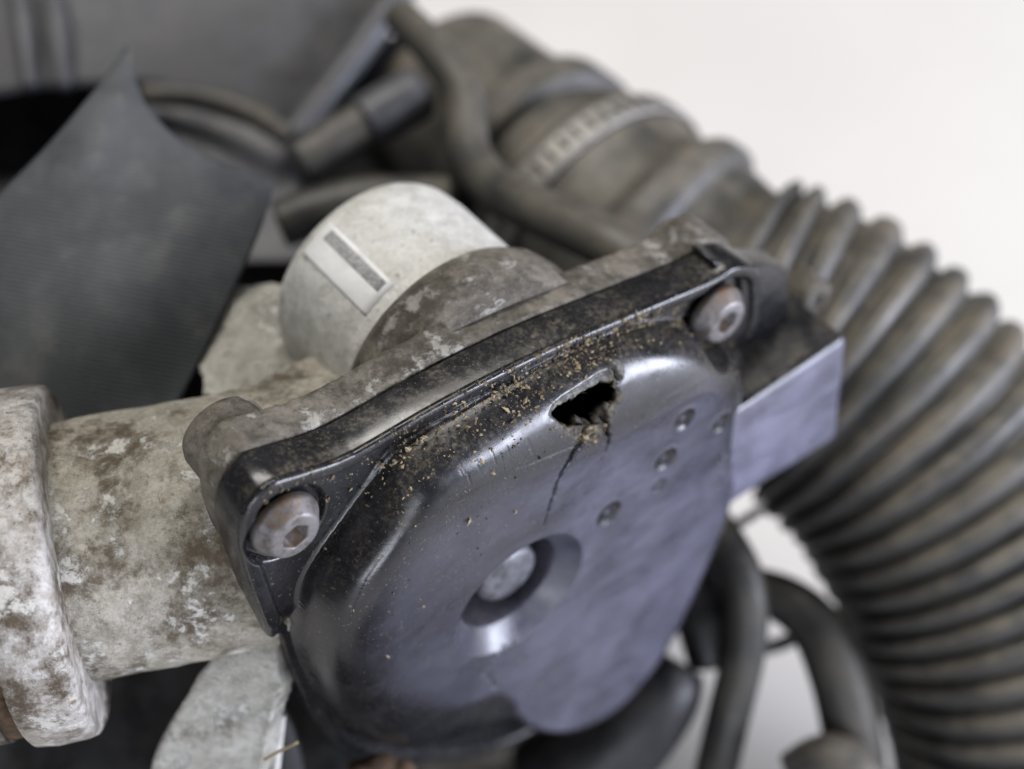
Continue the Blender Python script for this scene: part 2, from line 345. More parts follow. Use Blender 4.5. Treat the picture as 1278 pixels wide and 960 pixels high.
def H(X, Y):
    h = H0(X, Y)
    for (ma, mb), r0, k in MARKS:
        r = np.hypot(X - ma, Y - mb); h = h + k * (0.02 * np.exp(-((r - r0) / 0.035) ** 2) - 0.045 * (1 - sst(r, r0 * .6, r0 * .95)) + 0.012 * np.exp(-(r / 0.06) ** 2))
    for P, w0, w1, dep in CR.get('lines', []):
        m = np.nonzero((X > P[:, 0].min() - 0.3) & (X < P[:, 0].max() + 0.3) & (Y > P[:, 1].min() - 0.3) & (Y < P[:, 1].max() + 0.3))
        if not len(m[0]): continue
        d, q = polyline_d(P, X[m], Y[m]); ww = w0 + (w1 - w0) * q
        h[m] += -dep * (1 - sst(d, ww * 0.45, ww)) + 0.012 * np.exp(-((d - ww * 1.3) / 0.03) ** 2) * (dep > 0.1)
    return h
cell = 0.021
lo, hi = PLATE.min(0) - 0.1, PLATE.max(0) + 0.1
kc = 0.05; kx = np.arange(lo[0] - 0.5, hi[0] + 0.5, kc); ky = np.arange(lo[1] - 0.5, hi[1] + 0.5, kc); KH = H0(*np.meshgrid(kx, ky))    # coarse table of the relief
def h_at(a, b):
    u = min(max((a - kx[0]) / kc, 0), len(kx) - 1.001); v = min(max((b - ky[0]) / kc, 0), len(ky) - 1.001); i, j = int(u), int(v); u -= i; v -= j
    return (KH[j, i] * (1 - u) + KH[j, i + 1] * u) * (1 - v) + (KH[j + 1, i] * (1 - u) + KH[j + 1, i + 1] * u) * v
def surf(px, py):                              # the pixel's point on the cover relief
    n = -0.5
    for _ in range(25):
        ab = onp(px, py, n); n = 0.5 * n + 0.5 * h_at(ab[0], ab[1])
    return np.array([ab[0], ab[1], n])
HOLE = np.array([surf(x, y)[:2] for x, y in [(690, 521), (693, 516), (699, 511), (714, 502), (730, 492), (744, 484), (754, 479), (760, 478), (765, 470), (769, 474), (766, 484), (771, 490), (770, 500), (764, 510), (758, 515), (754, 526), (748, 532), (741, 533), (734, 530), (724, 533), (714, 535), (701, 531)]])
HOLE, _ = resample(np.r_[HOLE, HOLE[:1]], 0.07); HOLE = HOLE[:-1] + rng.normal(0, 0.009, (len(HOLE) - 1, 2))
STRIP, PATCH, RAG = [np.array([surf(x, y)[:2] for x, y in L]) for L in ([(686, 518), (689, 508), (702, 496), (726, 481), (749, 466), (758, 463), (764, 470), (758, 480), (744, 487), (728, 496), (700, 514), (692, 522)],
    [(760, 447), (774, 450), (779, 462), (775, 474), (768, 472), (763, 462)], [(697, 528), (704, 540), (722, 552), (736, 556), (748, 546), (760, 530), (772, 508), (779, 488), (768, 492), (764, 508), (745, 532), (716, 533)])]
def crack(L, amp=0.02):
    P = np.array([surf(x, y)[:2] for x, y in L]); Q, _ = resample(P, 0.06); Q[1:-1] += rng.normal(0, amp, Q[1:-1].shape); return Q
CR['lines'] = [(crack([(733, 532), (724, 552), (712, 572), (702, 586), (694, 606), (686, 632), (678, 655)]), 0.085, 0.018, 0.20),
               (crack([(756, 520), (758, 540), (760, 552), (754, 565)]), 0.07, 0.02, 0.18),
               (crack([(770, 470), (766, 460), (760, 449), (757, 444)]), 0.06, 0.03, 0.16),
               (crack([(752, 572), (745, 580)], 0.01), 0.03, 0.015, 0.05),
               (crack([(618, 858), (606, 838), (622, 815), (640, 800)], 0.03), 0.04, 0.02, 0.05)]
SCR = []
for _ in range(26):                             # short scuffs along the shoulder
    x0 = random.uniform(560, 760); y0 = 600 - (x0 - 560) * 0.33 + random.uniform(-22, 40); L = random.uniform(8, 34)
    SCR.append((np.array([surf(x0, y0)[:2], surf(x0 + random.uniform(4, 12), y0 + L)[:2]]), 0.014, 0.008, random.uniform(0.002, 0.006)))
CR['lines'] += SCR
gx = np.arange(lo[0], hi[0], cell); gy = np.arange(lo[1], hi[1], cell); X, Y = np.meshgrid(gx, gy); nx, ny = len(gx), len(gy)
def snap(P, X, Y, lim):
    d = sdf(P, X, Y); gY, gX = np.gradient(d, cell); m = np.abs(d) < lim
    return np.where(m, X - d * gX, X), np.where(m, Y - d * gY, Y)
X, Y = snap(HOLE, X, Y, 0.6 * cell); X, Y = snap(PLATE, X, Y, 0.6 * cell)
hh = H(X, Y)
hdist = sdf(HOLE, X, Y); TH = (hdist < 0.02) | (sdf(PLATE, X, Y) > -0.03); hh = hh - 0.03 * np.exp(-np.clip(hdist, 0, 9) / 0.05) - 0.07 * sst(-sdf(STRIP, X, Y), -0.02, 0.05) - 0.03 * sst(-sdf(RAG, X, Y), 0.0, 0.10) * (0.6 + 0.4 * np.sin(37 * X + 21 * Y) * np.sin(29 * Y - 11 * X)) + 0.10 * sst(-sdf(PATCH, X, Y), -0.01, 0.05)     # crushed edge round the hole
V = (O + X[..., None] * A + Y[..., None] * B + hh[..., None] * N).reshape(-1, 3)
I = np.arange(nx * ny).reshape(ny, nx); Q = np.stack([I[:-1, :-1], I[:-1, 1:], I[1:, 1:], I[1:, :-1]], -1).reshape(-1, 4)
xc = X.ravel()[Q].mean(1); yc = Y.ravel()[Q].mean(1)
keep = (sdf(PLATE, xc, yc) < 0) & (sdf(HOLE, xc, yc) > 0); Q = Q[keep]
used = np.unique(Q); rem = np.full(nx * ny, -1); rem[used] = np.arange(len(used)); V = V[used]; Q = rem[Q]; V0x = X.ravel()[used]; V0y = Y.ravel()[used]
c0 = (V.min(0) + V.max(0)) / 2
me = bpy.data.meshes.new('cover'); me.vertices.add(len(V)); me.vertices.foreach_set('co', ((V - c0) * CM).ravel())
me.loops.add(Q.size); me.loops.foreach_set('vertex_index', Q.ravel().astype(np.int32)); me.polygons.add(len(Q)); me.polygons.foreach_set('loop_start', np.arange(0, Q.size, 4, dtype=np.int32))
me.update(calc_edges=True)
wa = me.attributes.new('sheen_wear', 'FLOAT', 'POINT'); dF = sdf(FACE, X, Y); qs = sst(np.maximum(-(X + 1.2) * 0.7, Y + 4.2), -1.0, 1.2); wl = sst(-(X + 0.5), 0.0, 3.0); wr = sst(-dF, -0.12 + 0.2 * wl, 0.10 + 0.75 * qs + 0.3 * wl) * (0.28 + 0.72 * sst(X - 0.25 * Y, -2.5, 6.0))  # table reflection painted as a pale film on the scuffed face, brighter rightwards
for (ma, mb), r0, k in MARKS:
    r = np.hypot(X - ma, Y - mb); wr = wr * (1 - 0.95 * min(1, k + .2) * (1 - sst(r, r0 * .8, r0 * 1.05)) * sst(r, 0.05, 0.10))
wr = wr * (0.05 + 0.95 * sst(np.hypot(X - RC[0], Y - RC[1]), 1.1, 1.2))  # recess hole kept dark by leaving the painted sheen out
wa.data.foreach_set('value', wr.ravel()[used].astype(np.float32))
matid = np.zeros(len(Q), np.int32); qx = V0x[Q].mean(1); qy = V0y[Q].mean(1)
matid[(sdf(RAG, qx, qy) < 0) | (sdf(HOLE, qx, qy) < 0.03)] = 2; matid[(sdf(STRIP, qx, qy) < 0) | (sdf(PATCH, qx, qy) < 0)] = 1
me.polygons.foreach_set('material_index', matid); me.validate(); me.polygons.foreach_set('use_smooth', [True] * len(me.polygons))
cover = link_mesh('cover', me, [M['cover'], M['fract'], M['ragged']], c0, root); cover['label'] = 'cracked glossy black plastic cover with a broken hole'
vg = cover.vertex_groups.new(name='wall_thickness'); nearp = (sdf(PLATE, V0x, V0y) > -0.25); vg.add(np.nonzero(~nearp)[0].tolist(), 1.0, 'REPLACE'); vg.add(np.nonzero(nearp)[0].tolist(), 0.08, 'REPLACE')
modif(cover, 'SOLIDIFY', thickness=0.17 * CM, vertex_group='wall_thickness', offset=-1.0, material_offset_rim=2, use_quality_normals=False)
# skirt of the cover
PL2, _ = resample(np.r_[PLATE, PLATE[:1]], 0.05); PL2 = PL2[:-1]; L = len(PL2)
lev = [-HD - 0.14, -HD - 0.16, -1.5, NB + 0.03, NB]
tg = np.roll(PL2, -1, 0) - np.roll(PL2, 1, 0); nr = np.stack([tg[:, 1], -tg[:, 0]], 1); nr /= np.linalg.norm(nr, axis=1)[:, None]
if ((PL2 - PL2.mean(0)) * nr).sum() < 0: nr = -nr
ins_ = PL2 - nr * 0.006; he = H0(ins_[:, 0], ins_[:, 1]); off = [-0.012, 0.003, 0.006, 0.006, 0.0]
lv = [he - 0.02, he - 0.06, np.minimum(he - 0.12, -1.5), np.full(L, NB + 0.03), np.full(L, NB)]
sv = np.concatenate([[loc(a, b, n) for (a, b), n in zip(PL2 + nr * off[k], lv[k])] for k in range(5)])
sf = [(k * L + i, (k + 1) * L + i, (k + 1) * L + (i + 1) % L, k * L + (i + 1) % L) for k in range(len(lev) - 1) for i in range(L)]
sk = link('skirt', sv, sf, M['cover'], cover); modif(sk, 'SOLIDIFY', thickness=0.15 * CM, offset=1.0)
# gear seen through the hole and shaft end in the recess
gc = onp(705, 530, -1.35); gp = [(gc[0] + (1.75 + 0.12 * (i % 4 < 2)) * math.cos(i * math.pi / 72), gc[1] - 0.9 + (1.75 + 0.12 * (i % 4 < 2)) * math.sin(i * math.pi / 72)) for i in range(144)]
v, f = prism_geo(gp, -1.85, -1.35); link('gear', v, f, M['black'], root, smooth=False)
prof = [(-1.9, 0.72), (-0.50, 0.72), (-0.42, 0.70), (-0.35, 0.64), (-0.30, 0.5), (-0.27, 0.25), (-0.265, 0.02)]
lathe('shaft_end', loc(RC[0] + 0.14, RC[1] - 0.06, -0.20), N, prof, m_plain('grey_shaft_end', (0.12, 0.12, 0.135), 0.42, 0.3, 0.6, 4), root)
# connector block on the right end of the cover
cp = [onp(x, y, -0.03) for x, y in [(896, 526), (930, 506), (1060, 419), (1046, 545), (1032, 556), (922, 626), (892, 646)]]
v, f = prism_geo(cp, -2.3, -0.03); o = link('connector_block', v, f, [M['cover'], M['painted_sheen']], cover, smooth=True, mat_idx=[0, 1] + [0] * (len(f) - 2)); modif(o, 'BEVEL', width=0.22 * CM, segments=5, limit_method='ANGLE')  # only the front face gets the painted sheen
wall = [onp(x, y, -0.95) for x, y in [(907, 339), (997, 346), (1004, 430), (905, 445)]]
v, f = prism_geo(wall[::-1], NB - 0.1, -1.3); o = link('end_wall', v, f, M['cover'], cover); modif(o, 'BEVEL', width=0.07 * CM, segments=3)
# bolts
def bolt_mesh():
    bm = bmesh.new(); seg = 48; prof = [(0.0, 0.62), (0.02, 0.65), (0.12, 0.66), (0.17, 0.645), (0.20, 0.62), (0.40, 0.50), (0.435, 0.47), (0.45, 0.43), (0.45, 0.30)]
    rings = []
    for s_, r in prof: rings.append([bm.verts.new((r * math.cos(2 * math.pi * i / seg), r * math.sin(2 * math.pi * i / seg), s_)) for i in range(seg)])
    def hexr(i, R):
        a = (2 * math.pi * i / seg) % (math.pi / 3) - math.pi / 6; return R * math.cos(math.pi / 6) / math.cos(a)
    for s_, R in ((0.45, 0.29), (0.42, 0.27), (0.05, 0.26)):
        rings.append([bm.verts.new((hexr(i, R) * math.cos(2 * math.pi * i / seg), hexr(i, R) * math.sin(2 * math.pi * i / seg), s_)) for i in range(seg)])
    for r0, r1 in zip(rings, rings[1:]):
        for i in range(seg): bm.faces.new((r0[i], r0[(i + 1) % seg], r1[(i + 1) % seg], r1[i]))
    bm.faces.new(rings[-1]); bm.faces.new(rings[0][::-1])
    for fc in bm.faces: fc.smooth = True
    bmesh.ops.scale(bm, vec=(CM,) * 3, verts=bm.verts); m = bpy.data.meshes.new('bolt'); bm.to_mesh(m); bm.free(); m.materials.append(M['steel']); return m
bmsh = bolt_mesh()
rotN = Matrix(((A[0], B[0], N[0]), (A[1], B[1], N[1]), (A[2], B[2], N[2])))
for k, (ba, bb) in enumerate(BOLTS):
    o = bpy.data.objects.new('bolt', bmsh); C.objects.link(o); o.parent = root
    p = Vector(loc(ba, bb, -HD - 0.16 + 0.12 * k) * CM) - base_of(root); o.matrix_local = Matrix.Translation(p) @ rotN.to_4x4() @ Matrix.Rotation(0.35 + k, 4, 'Z')
    q = [(ba + 0.16 * math.cos(i) , bb - 0.05 + 0.13 * math.sin(i), 0) for i in np.linspace(0, 6.28, 9)[:-1]]
# --- aluminium casting
cen = PLATE.mean(0); fl = cen + (PLATE - cen) * 0.985 + np.array([0.05, 0.10])
v1 = prism_geo(fl, -2.75, NB - 0.06)
BOREPHI = math.radians(13); BX = np.array([math.cos(BOREPHI), math.sin(BOREPHI), 0]); BY = np.array([-math.sin(BOREPHI), math.cos(BOREPHI), 0])
bore = at(205, 668, 17.6)
v2 = lathe_geo(bore, BX, [(-3.0, 2.5), (4.5, 2.55)], 48)
bl = loc(*onp(318, 572, -2.5), -2.5)
hous = [v1]
hous.append(ellipsoid_geo(loc(*onp(480, 560, -4.0), -4.0), (A, B, N), (2.0, 1.5, 1.5)))
hous.append(ellipsoid_geo(loc(*onp(600, 520, -3.3), -3.3), (A, B, N), (3.0, 2.2, 1.6)))
v, f = join(hous); o = link('flange', v, f, M['flange'], root); cast(o, 0.07, 3, 0.05)
v, f = join([v2, ellipsoid_geo(at(400, 520, 18.6), (A, B, N), (2.0, 1.2, 1.3))])
o = link('bore_pipe', v, f, M['alu'], root); cast(o, 0.06, 8, 0.12)
lathe('boss', loc(*onp(328, 600, -2.0), -2.0), -N, [(0.0, 0.82), (1.3, 0.80), (1.42, 0.76), (1.48, 0.66)], M['flange'], root)
lathe('boss', loc(*onp(872, 338, -2.1), -2.1), -N, [(0.0, 0.85), (0.9, 0.82), (1.02, 0.7), (1.06, 0.5)], M['flange'], root)
lathe('mounting_lug', loc(*onp(1016, 374, -1.75), -1.75), N, [(-0.7, 0.5), (-0.05, 0.5), (0.06, 0.46), (0.10, 0.36), (0.10, 0.2), (-0.1, 0.18)], M['flange'], root)
# motor
MC = onp(458, 340, -7.0)
mot = lathe('motor_casing', loc(MC[0], MC[1], -7.0), N, [(0, 1.7), (0.02, 2.1), (0.1, 2.28), (0.3, 2.36), (0.8, 2.4), (3.3, 2.4), (5.0, 2.45)], M['motor'], root, 96)
lathe('motor_collar', loc(MC[0], MC[1], -7.0), N, [(2.95, 2.38), (3.0, 2.55), (3.2, 2.68), (3.6, 2.75), (4.6, 2.8)], M['flange'], root, 96)
def wrap_patch(name, s0, s1, a0, a1, r, mat, parent, ns=10, na=14):  # strip lying on the casing
    v = []; f = []
    for i in range(ns):
        for j in range(na):
            th = a0 + (a1 - a0) * j / (na - 1); s_ = s0 + (s1 - s0) * i / (ns - 1)
            v.append(loc(MC[0] + r * math.cos(th), MC[1] + r * math.sin(th), -7.0 + s_))
    f = [(i * na + j, i * na + j + 1, (i + 1) * na + j + 1, (i + 1) * na + j) for i in range(ns - 1) for j in range(na - 1)]
    o = link(name, v, f, mat, parent); modif(o, 'SOLIDIFY', thickness=0.006 * CM, offset=0); return o
lab = wrap_patch('label', 0.35, 2.6, math.radians(113), math.radians(133), 2.408, M['white'], mot)
wrap_patch('barcode', 0.55, 2.45, math.radians(115), math.radians(121), 2.414, M['ink'], lab)
def slab(name, pts, thick, mat, parent, voxel=0.08, lumps=0.12):
    T_ = np.array([p for p in pts]); n = len(T_); back = T_ + np.array(thick)
    v = np.concatenate([T_, back]); f = [tuple(range(n)), tuple(range(n, 2 * n))[::-1]] + [(i, n + i, n + (i + 1) % n, (i + 1) % n) for i in range(n)]
    o = link(name, v, f, mat, parent); cast(o, voxel, 3, lumps); return o
slab('web', [at(x, y, D) for x, y, D in [(219, 390, 19.9), (232, 383, 19.9), (262, 378, 19.9), (310, 374, 19.9), (352, 376, 20.0), (400, 420, 19.8), (440, 520, 19.0), (380, 560, 18.6), (262, 530, 18.8), (246, 480, 19.2), (240, 448, 19.5), (229, 425, 19.7)]], (0.25, 0.75, -0.2), M['crust'], root, 0.075, 0.22)
slab('support_rib', [at(x, y, D) for x, y, D in [(300, 765, 17.0), (330, 780, 17.0), (346, 806, 17.0), (343, 835, 17.2), (353, 858, 17.3), (344, 884, 17.6), (336, 912, 17.8), (330, 950, 18.2), (318, 985, 18.6), (180, 990, 18.6), (188, 955, 18.2), (202, 918, 18.0), (222, 884, 17.6), (243, 846, 17.4), (268, 818, 17.2), (272, 790, 17.1)]], (0.15, 0.6, -0.5), M['crust'], root)
# ------------------------------------------------------------------ collar ring on the pipe
rc = at(62, 702, 17.3)
cr = thing('pipe_collar', 'machined aluminium ring clamped round the throttle pipe', 'collar', (rc[0], rc[1], rc[2] - 3.4))
lathe('ring', rc, BX, [(-0.72, 2.6), (-0.72, 3.30), (-0.66, 3.37), (-0.3, 3.42), (0.25, 3.4), (0.42, 3.36), (0.5, 3.24), (0.52, 2.6)], M['ring'], cr, 96)
lathe('gasket', rc, BX, [(-1.1, 2.6), (-1.1, 3.14), (-0.74, 3.16), (-0.74, 2.6)], M['rust'], cr, 96)
lathe('rear_flange', rc, BX, [(-3.4, 2.6), (-3.4, 3.2), (-1.12, 3.2), (-1.12, 2.6)], M['flange'], cr, 96)

# ------------------------------------------------------------------ rubber flap
def coons(c0, c1, d0, d1, nu, nv):             # c0,c1 along u (v=0,1); d0,d1 along v (u=0,1)
    def ev(P, n): Q, _ = resample(spline(P, 12), 0.02); i = np.linspace(0, len(Q) - 1, n); k = np.arange(len(Q)); return np.stack([np.interp(i, k, Q[:, j]) for j in range(3)], 1)
    a, b, c, d = ev(c0, nu), ev(c1, nu), ev(d0, nv), ev(d1, nv); u = np.linspace(0, 1, nu)[None, :, None]; v = np.linspace(0, 1, nv)[:, None, None]
    return (1 - v) * a[None] + v * b[None] + (1 - u) * c[:, None] + u * d[:, None] - ((1 - u) * (1 - v) * a[0] + u * (1 - v) * a[-1] + (1 - u) * v * b[0] + u * v * b[-1])
top = [at(*p) for p in [(160, 55, 21.0), (167, 92, 20.7), (184, 132, 20.5), (222, 172, 20.3), (278, 203, 20.2), (344, 227, 20.4)]]
bot = [at(*p) for p in [(-90, 335, 19.2), (-90, 560, 18.6), (60, 560, 18.7), (215, 520, 19.2)]]
lef = [at(*p) for p in [(160, 55, 21.0), (118, 112, 20.5), (58, 182, 20.0), (0, 240, 19.6), (-90, 335, 19.2)]]
rig = [at(*p) for p in [(344, 227, 20.4), (324, 290, 20.1), (292, 362, 19.8), (258, 436, 19.5), (215, 520, 19.2)]]
G = coons(top, bot, lef, rig, 60, 60)
bul = np.sin(np.linspace(0, np.pi, 60))[None, :] * np.sin(np.linspace(0, np.pi, 60))[:, None]; G = G + CZ * (0.5 * bul)[..., None]
f = [(i * 60 + j, (i + 1) * 60 + j, (i + 1) * 60 + j + 1, i * 60 + j + 1) for i in range(59) for j in range(59)]
o = link('rubber_flap', G.reshape(-1, 3), f, M['flap']); tag(o, 'dark ribbed rubber flap with a pointed corner behind the pipe', 'flap')
uv = o.data.uv_layers.new(name='UVMap'); vi = np.zeros(len(o.data.loops), np.int32); o.data.loops.foreach_get('vertex_index', vi)
uv.data.foreach_set('uv', np.stack([G.reshape(-1, 3)[vi] @ CX, G.reshape(-1, 3)[vi] @ (CY * 0.985 + CX * 0.17)], 1).ravel().astype(np.float32)); o.data.materials.append(M['frayed']); modif(o, 'SOLIDIFY', thickness=0.16 * CM, offset=-1, material_offset_rim=1)

# ------------------------------------------------------------------ air box and dark parts behind
ab_c = at(200, 60, 30)
airbox = thing('air_box', 'large smooth grey plastic air box behind the flap', 'air box', (ab_c[0], ab_c[1] + 3, 0))
def px_slab(name, L, thick, mat, parent, bev=0.3, seg=4):
    T_ = np.array([at(*p) for p in L]); n = len(T_); v = np.concatenate([T_, T_ + np.array(thick)])
    f = [tuple(range(n)), tuple(range(n, 2 * n))[::-1]] + [(i, n + i, n + (i + 1) % n, (i + 1) % n) for i in range(n)]
    o = link(name, v, f, mat, parent); bpy_me = o.data; bm = bmesh.new(); bm.from_mesh(bpy_me); bmesh.ops.recalc_face_normals(bm, faces=bm.faces); bm.to_mesh(bpy_me); bm.free()
    if bev: modif(o, 'BEVEL', width=bev * CM, segments=seg)
    return o
px_slab('shell', [(-200, -160, 30), (560, -160, 30), (505, -20, 29.5), (365, 170, 28), (190, 112, 28), (70, 112, 28), (-200, 150, 28)], (0, 6, -3), M['box'], airbox, 0.4)
tube('edge_bead', [at(520, -40, 29.2), at(440, 75, 28.3), at(365, 172, 27.6)], [0.42, 0.42, 0.4], M['box'], airbox)
for x in (30, 72): tube('rib', [at(x - 15, -60, 29.4), at(x, 40, 28.2), at(x + 8, 110, 27.8)], [0.3, 0.3, 0.25], M['box'], airbox)
tube('lip', [at(180, 118, 27.6), at(250, 122, 27.4), at(310, 140, 27.2), at(360, 172, 27.2)], [0.32, 0.34, 0.34, 0.3], M['greyhose'], airbox)
px_slab('front_wall', [(180, 118, 28.2), (362, 168, 28.2), (390, 330, 27), (150, 330, 27)], (0, 4, -2), M['box'], airbox, 0.2)
blk = thing('engine_block', 'dark grimy engine block filling the gaps behind throttle body', 'engine block', (at(250, 300, 32)[0], at(250, 300, 32)[1], 0))
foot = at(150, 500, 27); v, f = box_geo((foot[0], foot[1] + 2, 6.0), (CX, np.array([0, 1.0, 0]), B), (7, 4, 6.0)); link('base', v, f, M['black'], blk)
added_blk = thing('added_black_blocks', 'black blocks added below the throttle body, reflected dark in its cover', 'added block', (0, 10, 0))  # added out of view so the left of the cover reflects black
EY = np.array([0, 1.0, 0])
v, f = box_geo((0.0, 8.6, 4.0), (CX, EY, B), (9.5, 5.8, 4.0)); o = link('reflected_block', v, f, M['black'], added_blk); modif(o, 'BEVEL', width=1.2 * CM, segments=5)
v, f = box_geo((-3.5, 20.0, 4.6), (CX, EY, B), (5.6, 8.0, 4.6)); o = link('gap_block', v, f, M['black'], added_blk); modif(o, 'BEVEL', width=1.0 * CM, segments=5)  # added black box that fills the pale gap under the cover
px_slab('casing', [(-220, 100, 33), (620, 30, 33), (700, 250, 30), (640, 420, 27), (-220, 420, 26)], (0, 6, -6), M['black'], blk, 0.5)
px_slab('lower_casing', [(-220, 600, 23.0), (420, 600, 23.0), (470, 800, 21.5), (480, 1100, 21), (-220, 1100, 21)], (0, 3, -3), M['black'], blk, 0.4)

# ------------------------------------------------------------------ corrugated intake hose
hp = [at(*p) for p in [(430, 20, 34), (560, 130, 31), (680, 222, 29), (780, 305, 27.6), (895, 382, 26.8), (1022, 446, 26.4), (1132, 546, 26.2), (1215, 675, 26.4), (1275, 820, 26.8), (1315, 990, 27.8), (1340, 1180, 29.5)]]
Q, sarc = resample(spline(np.array(hp), 14), 0.05)
def s_of(px, py):                                # arc length of the centreline nearest to a pixel
    d = Q - CAM; X_ = PW / 2 + FPX * (d @ CX) / -(d @ CZ); Y_ = PH / 2 - FPX * (d @ CY) / -(d @ CZ); return sarc[np.argmin((X_ - px) ** 2 + (Y_ - py) ** 2)]
sN, sC, sK = s_of(890, 395), s_of(825, 345), s_of(740, 277)
hose = thing('corrugated_hose', 'fat dusty corrugated rubber intake hose bending down to worktop', 'hose', (at(1300, 990, 25)[0], at(1300, 990, 25)[1], 0))
def hose_part(name, s0, s1, rad, step=0.05):
    ss = np.arange(s0, s1, step); P = np.stack([np.interp(ss, sarc, Q[:, k]) for k in range(3)], 1); v, f = tube_geo(P, rad(ss), 96, True); return link(name, v, f, M['hose'], hose)
pitch = 0.77
def bell(s_):
    ph = ((s_ - sN) / pitch) % 1.0; r = 3.68 + 0.40 * np.clip(np.sin(math.pi * np.clip((ph - 0.10) / 0.80, 0, 1)), 0, 1) ** 0.6 + 0.05 * np.sin(1.7 * s_ + 1) * np.sin(0.6 * s_); return r - 0.25 * (1 - sst(s_ - sN, 0, 0.8))
hose_part('bellows', sN, sarc[-1], bell, 0.04)
hose_part('cuff', sK - 0.6, sN + 0.06, lambda s_: 3.55 + 0.40 * np.exp(-((s_ - sC + 0.2) / 0.55) ** 4) + 0.12 * np.exp(-((s_ - sK) / 0.6) ** 4) - 0.18 * sst(s_, sC + 0.5, sN) + 0.0 * s_)
hose_part('neck', s_of(560, 130), sK - 0.5, lambda s_: 3.0 + 0.45 * sst(s_, sK - 3.6, sK - 3.0) * (1 - sst(s_, sK - 2.2, sK - 1.9)) + 0.42 * sst(s_, sK - 1.7, sK - 1.2))
# perforated clamp
def ring_strip(s0, s1, r, mat, name, parent, a0=0, a1=2 * math.pi, th=0.08):
    ss = np.linspace(s0, s1, 6); P = np.stack([np.interp(ss, sarc, Q[:, k]) for k in range(3)], 1); T, U, W = frames(P); na = 120; v = []
    ang = np.linspace(a0, a1, na)
    for i in range(6):
        for an in ang: v.append(P[i] + r * (math.cos(an) * U[i] + math.sin(an) * W[i]))
    f = [(i * na + j, i * na + j + 1, (i + 1) * na + j + 1, (i + 1) * na + j) for i in range(5) for j in range(na - 1)]
    o = link(name, v, f, mat, parent); modif(o, 'SOLIDIFY', thickness=th * CM, offset=1); return o
pk = np.array([np.interp(sK, sarc, Q[:, k]) for k in range(3)])
clamp = thing('hose_clamp', 'perforated metal band clamp round the intake hose cuff', 'clamp', (pk[0], pk[1], pk[2] - 3.7))
ring_strip(sK - 0.42, sK + 0.42, 3.70, M['clampm'], 'band', clamp)
Tk, Uk, Wk = [x[0] for x in frames(np.stack([pk, pk + (np.array([np.interp(sK + 0.3, sarc, Q[:, k]) for k in range(3)]) - pk)]))]
for i in range(52):
    an = 2 * math.pi * i / 52; d = math.cos(an) * Uk + math.sin(an) * Wk; tt = np.cross(Tk, d)
    v, f = box_geo(pk + d * 3.79, (Tk, tt, d), (0.24, 0.07, 0.012)); link('slot', v, f, M['black'], clamp, False)

# ------------------------------------------------------------------ smaller hoses
def hose_thing(name, label, px, r, mat, ends=None, cat='hose', group=None):
    P = [at(*p) for p in px]; o = tube(name, P, r, mat, None, 28, 0.12); return tag(o, label, cat, group)
hose_thing('breather_hose', 'bent grey rubber hose running beside the intake hose', [(500, 20, 27), (548, 70, 26), (578, 120, 25.4), (586, 190, 24.6), (622, 238, 23.8), (690, 272, 22.8), (760, 305, 22.0), (820, 350, 21.6)], [0.5, 0.52, 0.54, 0.54, 0.56, 0.58, 0.6, 0.6], M['greyhose'])
st = thing('hose_stub', 'short black capped hose stub behind the motor', 'hose', at(440, 175, 26))
tube('sleeve', [at(372, 205, 25.2), at(430, 170, 25.4), at(490, 135, 25.6)], [0.62, 0.64, 0.6], M['greyhose'], st)
tube('cap', [at(455, 155, 25.5), at(490, 135, 25.6), at(522, 117, 25.7), at(530, 112, 25.75)], [0.74, 0.74, 0.70, 0.3], M['box'], st)
hose_thing('crossing_tube', 'dark tube passing behind the motor casing', [(350, 280, 24.5), (400, 262, 24.5), (470, 250, 24.6), (560, 250, 24.8)], 0.62, M['tube'])
hose_thing('coolant_hose', 'thin black rubber hose hanging beside the cover', [(850, 600, 25.5), (885, 650, 25), (925, 720, 24.6), (930, 800, 24.8), (908, 900, 25.2), (880, 1020, 26)], 0.56, M['tube'])
ch = thing('coolant_elbow', 'thicker black rubber elbow hose between hanging hose and bellows', 'hose', (at(1060, 960, 22)[0], at(1060, 960, 22)[1], 0))
tube('elbow', [at(*p) for p in [(880, 740, 26), (950, 738, 25.6), (1010, 772, 25.2), (1045, 840, 25), (1065, 930, 25.2), (1075, 1040, 25.6)]], [0.55, 0.6, 0.68, 0.74, 0.76, 0.76], M['tube'], ch)
tube('end_sleeve', [at(*p) for p in [(985, 965, 24.6), (1035, 950, 24.4), (1080, 985, 24.4), (1100, 1060, 24.6)]], [0.5, 0.7, 0.75, 0.75], M['hose'], ch)
for px, lab in (([(870, 690, 25.5), (920, 655, 26), (980, 618, 26.6)], 'thin grey wire above the hanging hose'), ([(900, 815, 26), (960, 808, 26.4), (1010, 790, 27), (1060, 780, 27.5)], 'thin grey wire behind the hanging hoses')):
    hose_thing('wire', lab, px, 0.13 if px[0][0] == 870 else 0.2, M['wire'], cat='wire')
sn = thing('sensor_plug', 'black plastic sensor plug below the cover', 'sensor', at(800, 900, 25.6))
tube('body', [at(690, 985, 26), at(760, 925, 25.6), at(820, 862, 25.4), at(845, 825, 25.4)], [1.5, 1.45, 1.2, 0.8], M['black'], sn)
tube('nozzle', [at(862, 700, 25.8), at(877, 770, 25.6), at(888, 830, 25.6)], [0.55, 0.72, 0.6], M['black'], sn)
hose_thing('steel_pin', 'slim dark rod under the lower corner of cover', [(338, 860, 19.3), (356, 930, 19.8), (368, 1000, 20.4)], 0.32, M['black'], cat='rod')
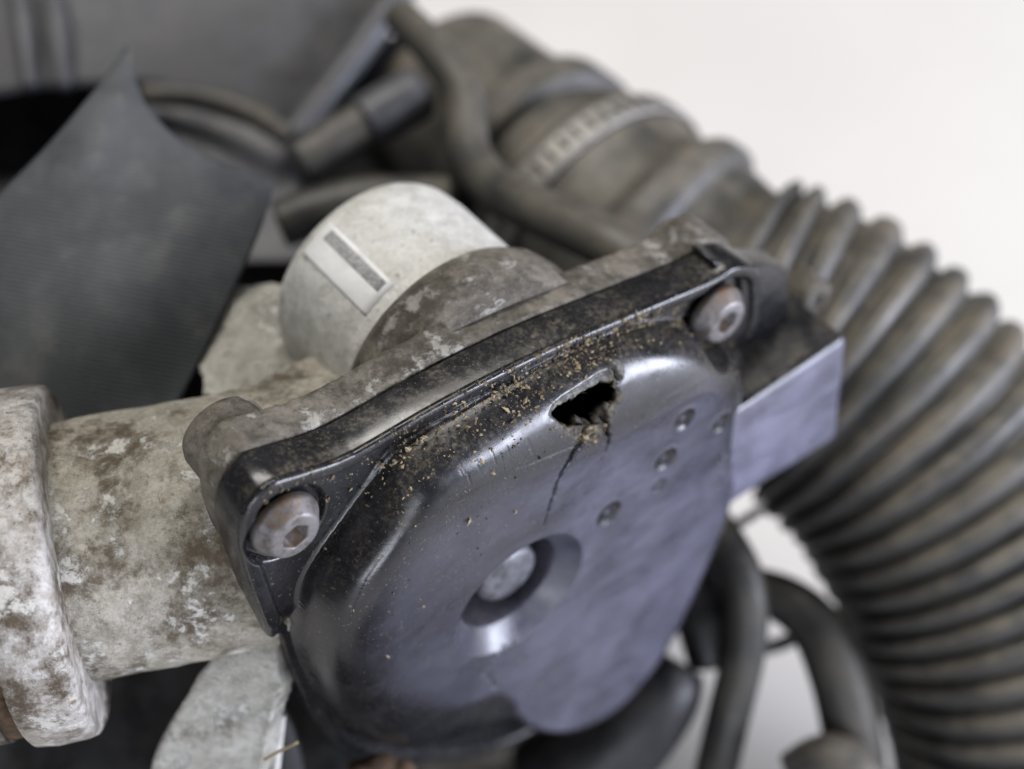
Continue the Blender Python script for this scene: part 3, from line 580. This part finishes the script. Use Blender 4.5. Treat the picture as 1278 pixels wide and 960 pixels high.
hose_thing('steel_strip', 'thin bright metal strip beside the pale support rib', [(352, 893, 18.6), (347, 935, 18.9), (340, 1000, 19.4)], 0.085, M['motor'], cat='strip')
v, f = join([ellipsoid_geo(at(x, y, 20.2), (CX, CY, CZ), (rx, ry, 0.35), 14) for x, y, rx, ry in ((452, 962, 0.35, 0.22), (476, 954, 0.4, 0.24), (500, 962, 0.36, 0.26))])
o = link('rusty_tab', v, f, M['rust']); cast(o, 0.06, 3, 0.12); tag(o, 'small rusty brown tab below the cover flange', 'tab')
for k, px in enumerate(([(330, 948, 17.4), (360, 932, 17.3), (372, 926, 17.3)],)):
    hose_thing('straw', 'short dry straw stuck under the cover', px, 0.03, M['straw'], cat='straw')

# ------------------------------------------------------------------ crumbs of dirt on the cover
CL = [(640, 495, 16, 6, 60), (545, 545, 30, 12, 60), (520, 570, 24, 14, 40), (720, 440, 30, 12, 170), (800, 405, 30, 9, 150), (860, 400, 18, 10, 70), (700, 455, 60, 14, 120), (610, 520, 50, 16, 70), (905, 440, 16, 14, 50), (940, 450, 25, 16, 20), (560, 480, 110, 16, 100), (700, 420, 90, 14, 120), (450, 590, 60, 40, 50), (640, 560, 110, 50, 60), (740, 545, 10, 10, 40), (360, 610, 30, 10, 14), (600, 700, 150, 100, 40), (560, 465, 150, 12, 160), (780, 370, 60, 14, 70), (880, 395, 12, 8, 30), (970, 420, 40, 20, 14), (620, 500, 130, 20, 110), (500, 500, 80, 12, 60), (660, 400, 140, 12, 90)]
cv = []; cf = []; k = 0
oct_v = np.array([(1, 0, 0), (-1, 0, 0), (0, 1, 0), (0, -1, 0), (0, 0, 1), (0, 0, -1)], float); oct_f = [(0, 2, 4), (2, 1, 4), (1, 3, 4), (3, 0, 4), (2, 0, 5), (1, 2, 5), (3, 1, 5), (0, 3, 5)]
for cx, cy, sx, sy, n in CL:
    for _ in range(int(n * 3.2)):
        d = rng.normal(0, 1, 2); px, py = cx + d[0] * sx * 0.92 + d[1] * sy * 0.4, cy - d[0] * sx * 0.42 + d[1] * sy * 0.9
        a, b, h = surf(px, py)
        if TH[int(np.clip((b - gy[0]) / cell, 0, ny - 1)), int(np.clip((a - gx[0]) / cell, 0, nx - 1))]: continue
        r = 0.006 + 0.030 * rng.random() ** 3 + (0.045 * rng.random() if rng.random() < 0.10 else 0)
        R_ = np.linalg.qr(rng.normal(0, 1, (3, 3)))[0]; v = (oct_v * rng.uniform(0.5, 1.2, (6, 1)) * np.array([r * rng.uniform(1, 1.9), r, r * 0.7])) @ R_.T
        cv.append(v + loc(a, b, h + r * 0.3)); cf += [tuple(i + k for i in q) for q in oct_f]; k += 6
o = link('dirt_crumbs', np.concatenate(cv), cf, M['crumb'], None, False); tag(o, 'tan crumbs of dry dirt scattered over the black cover', 'dirt', kind='stuff')
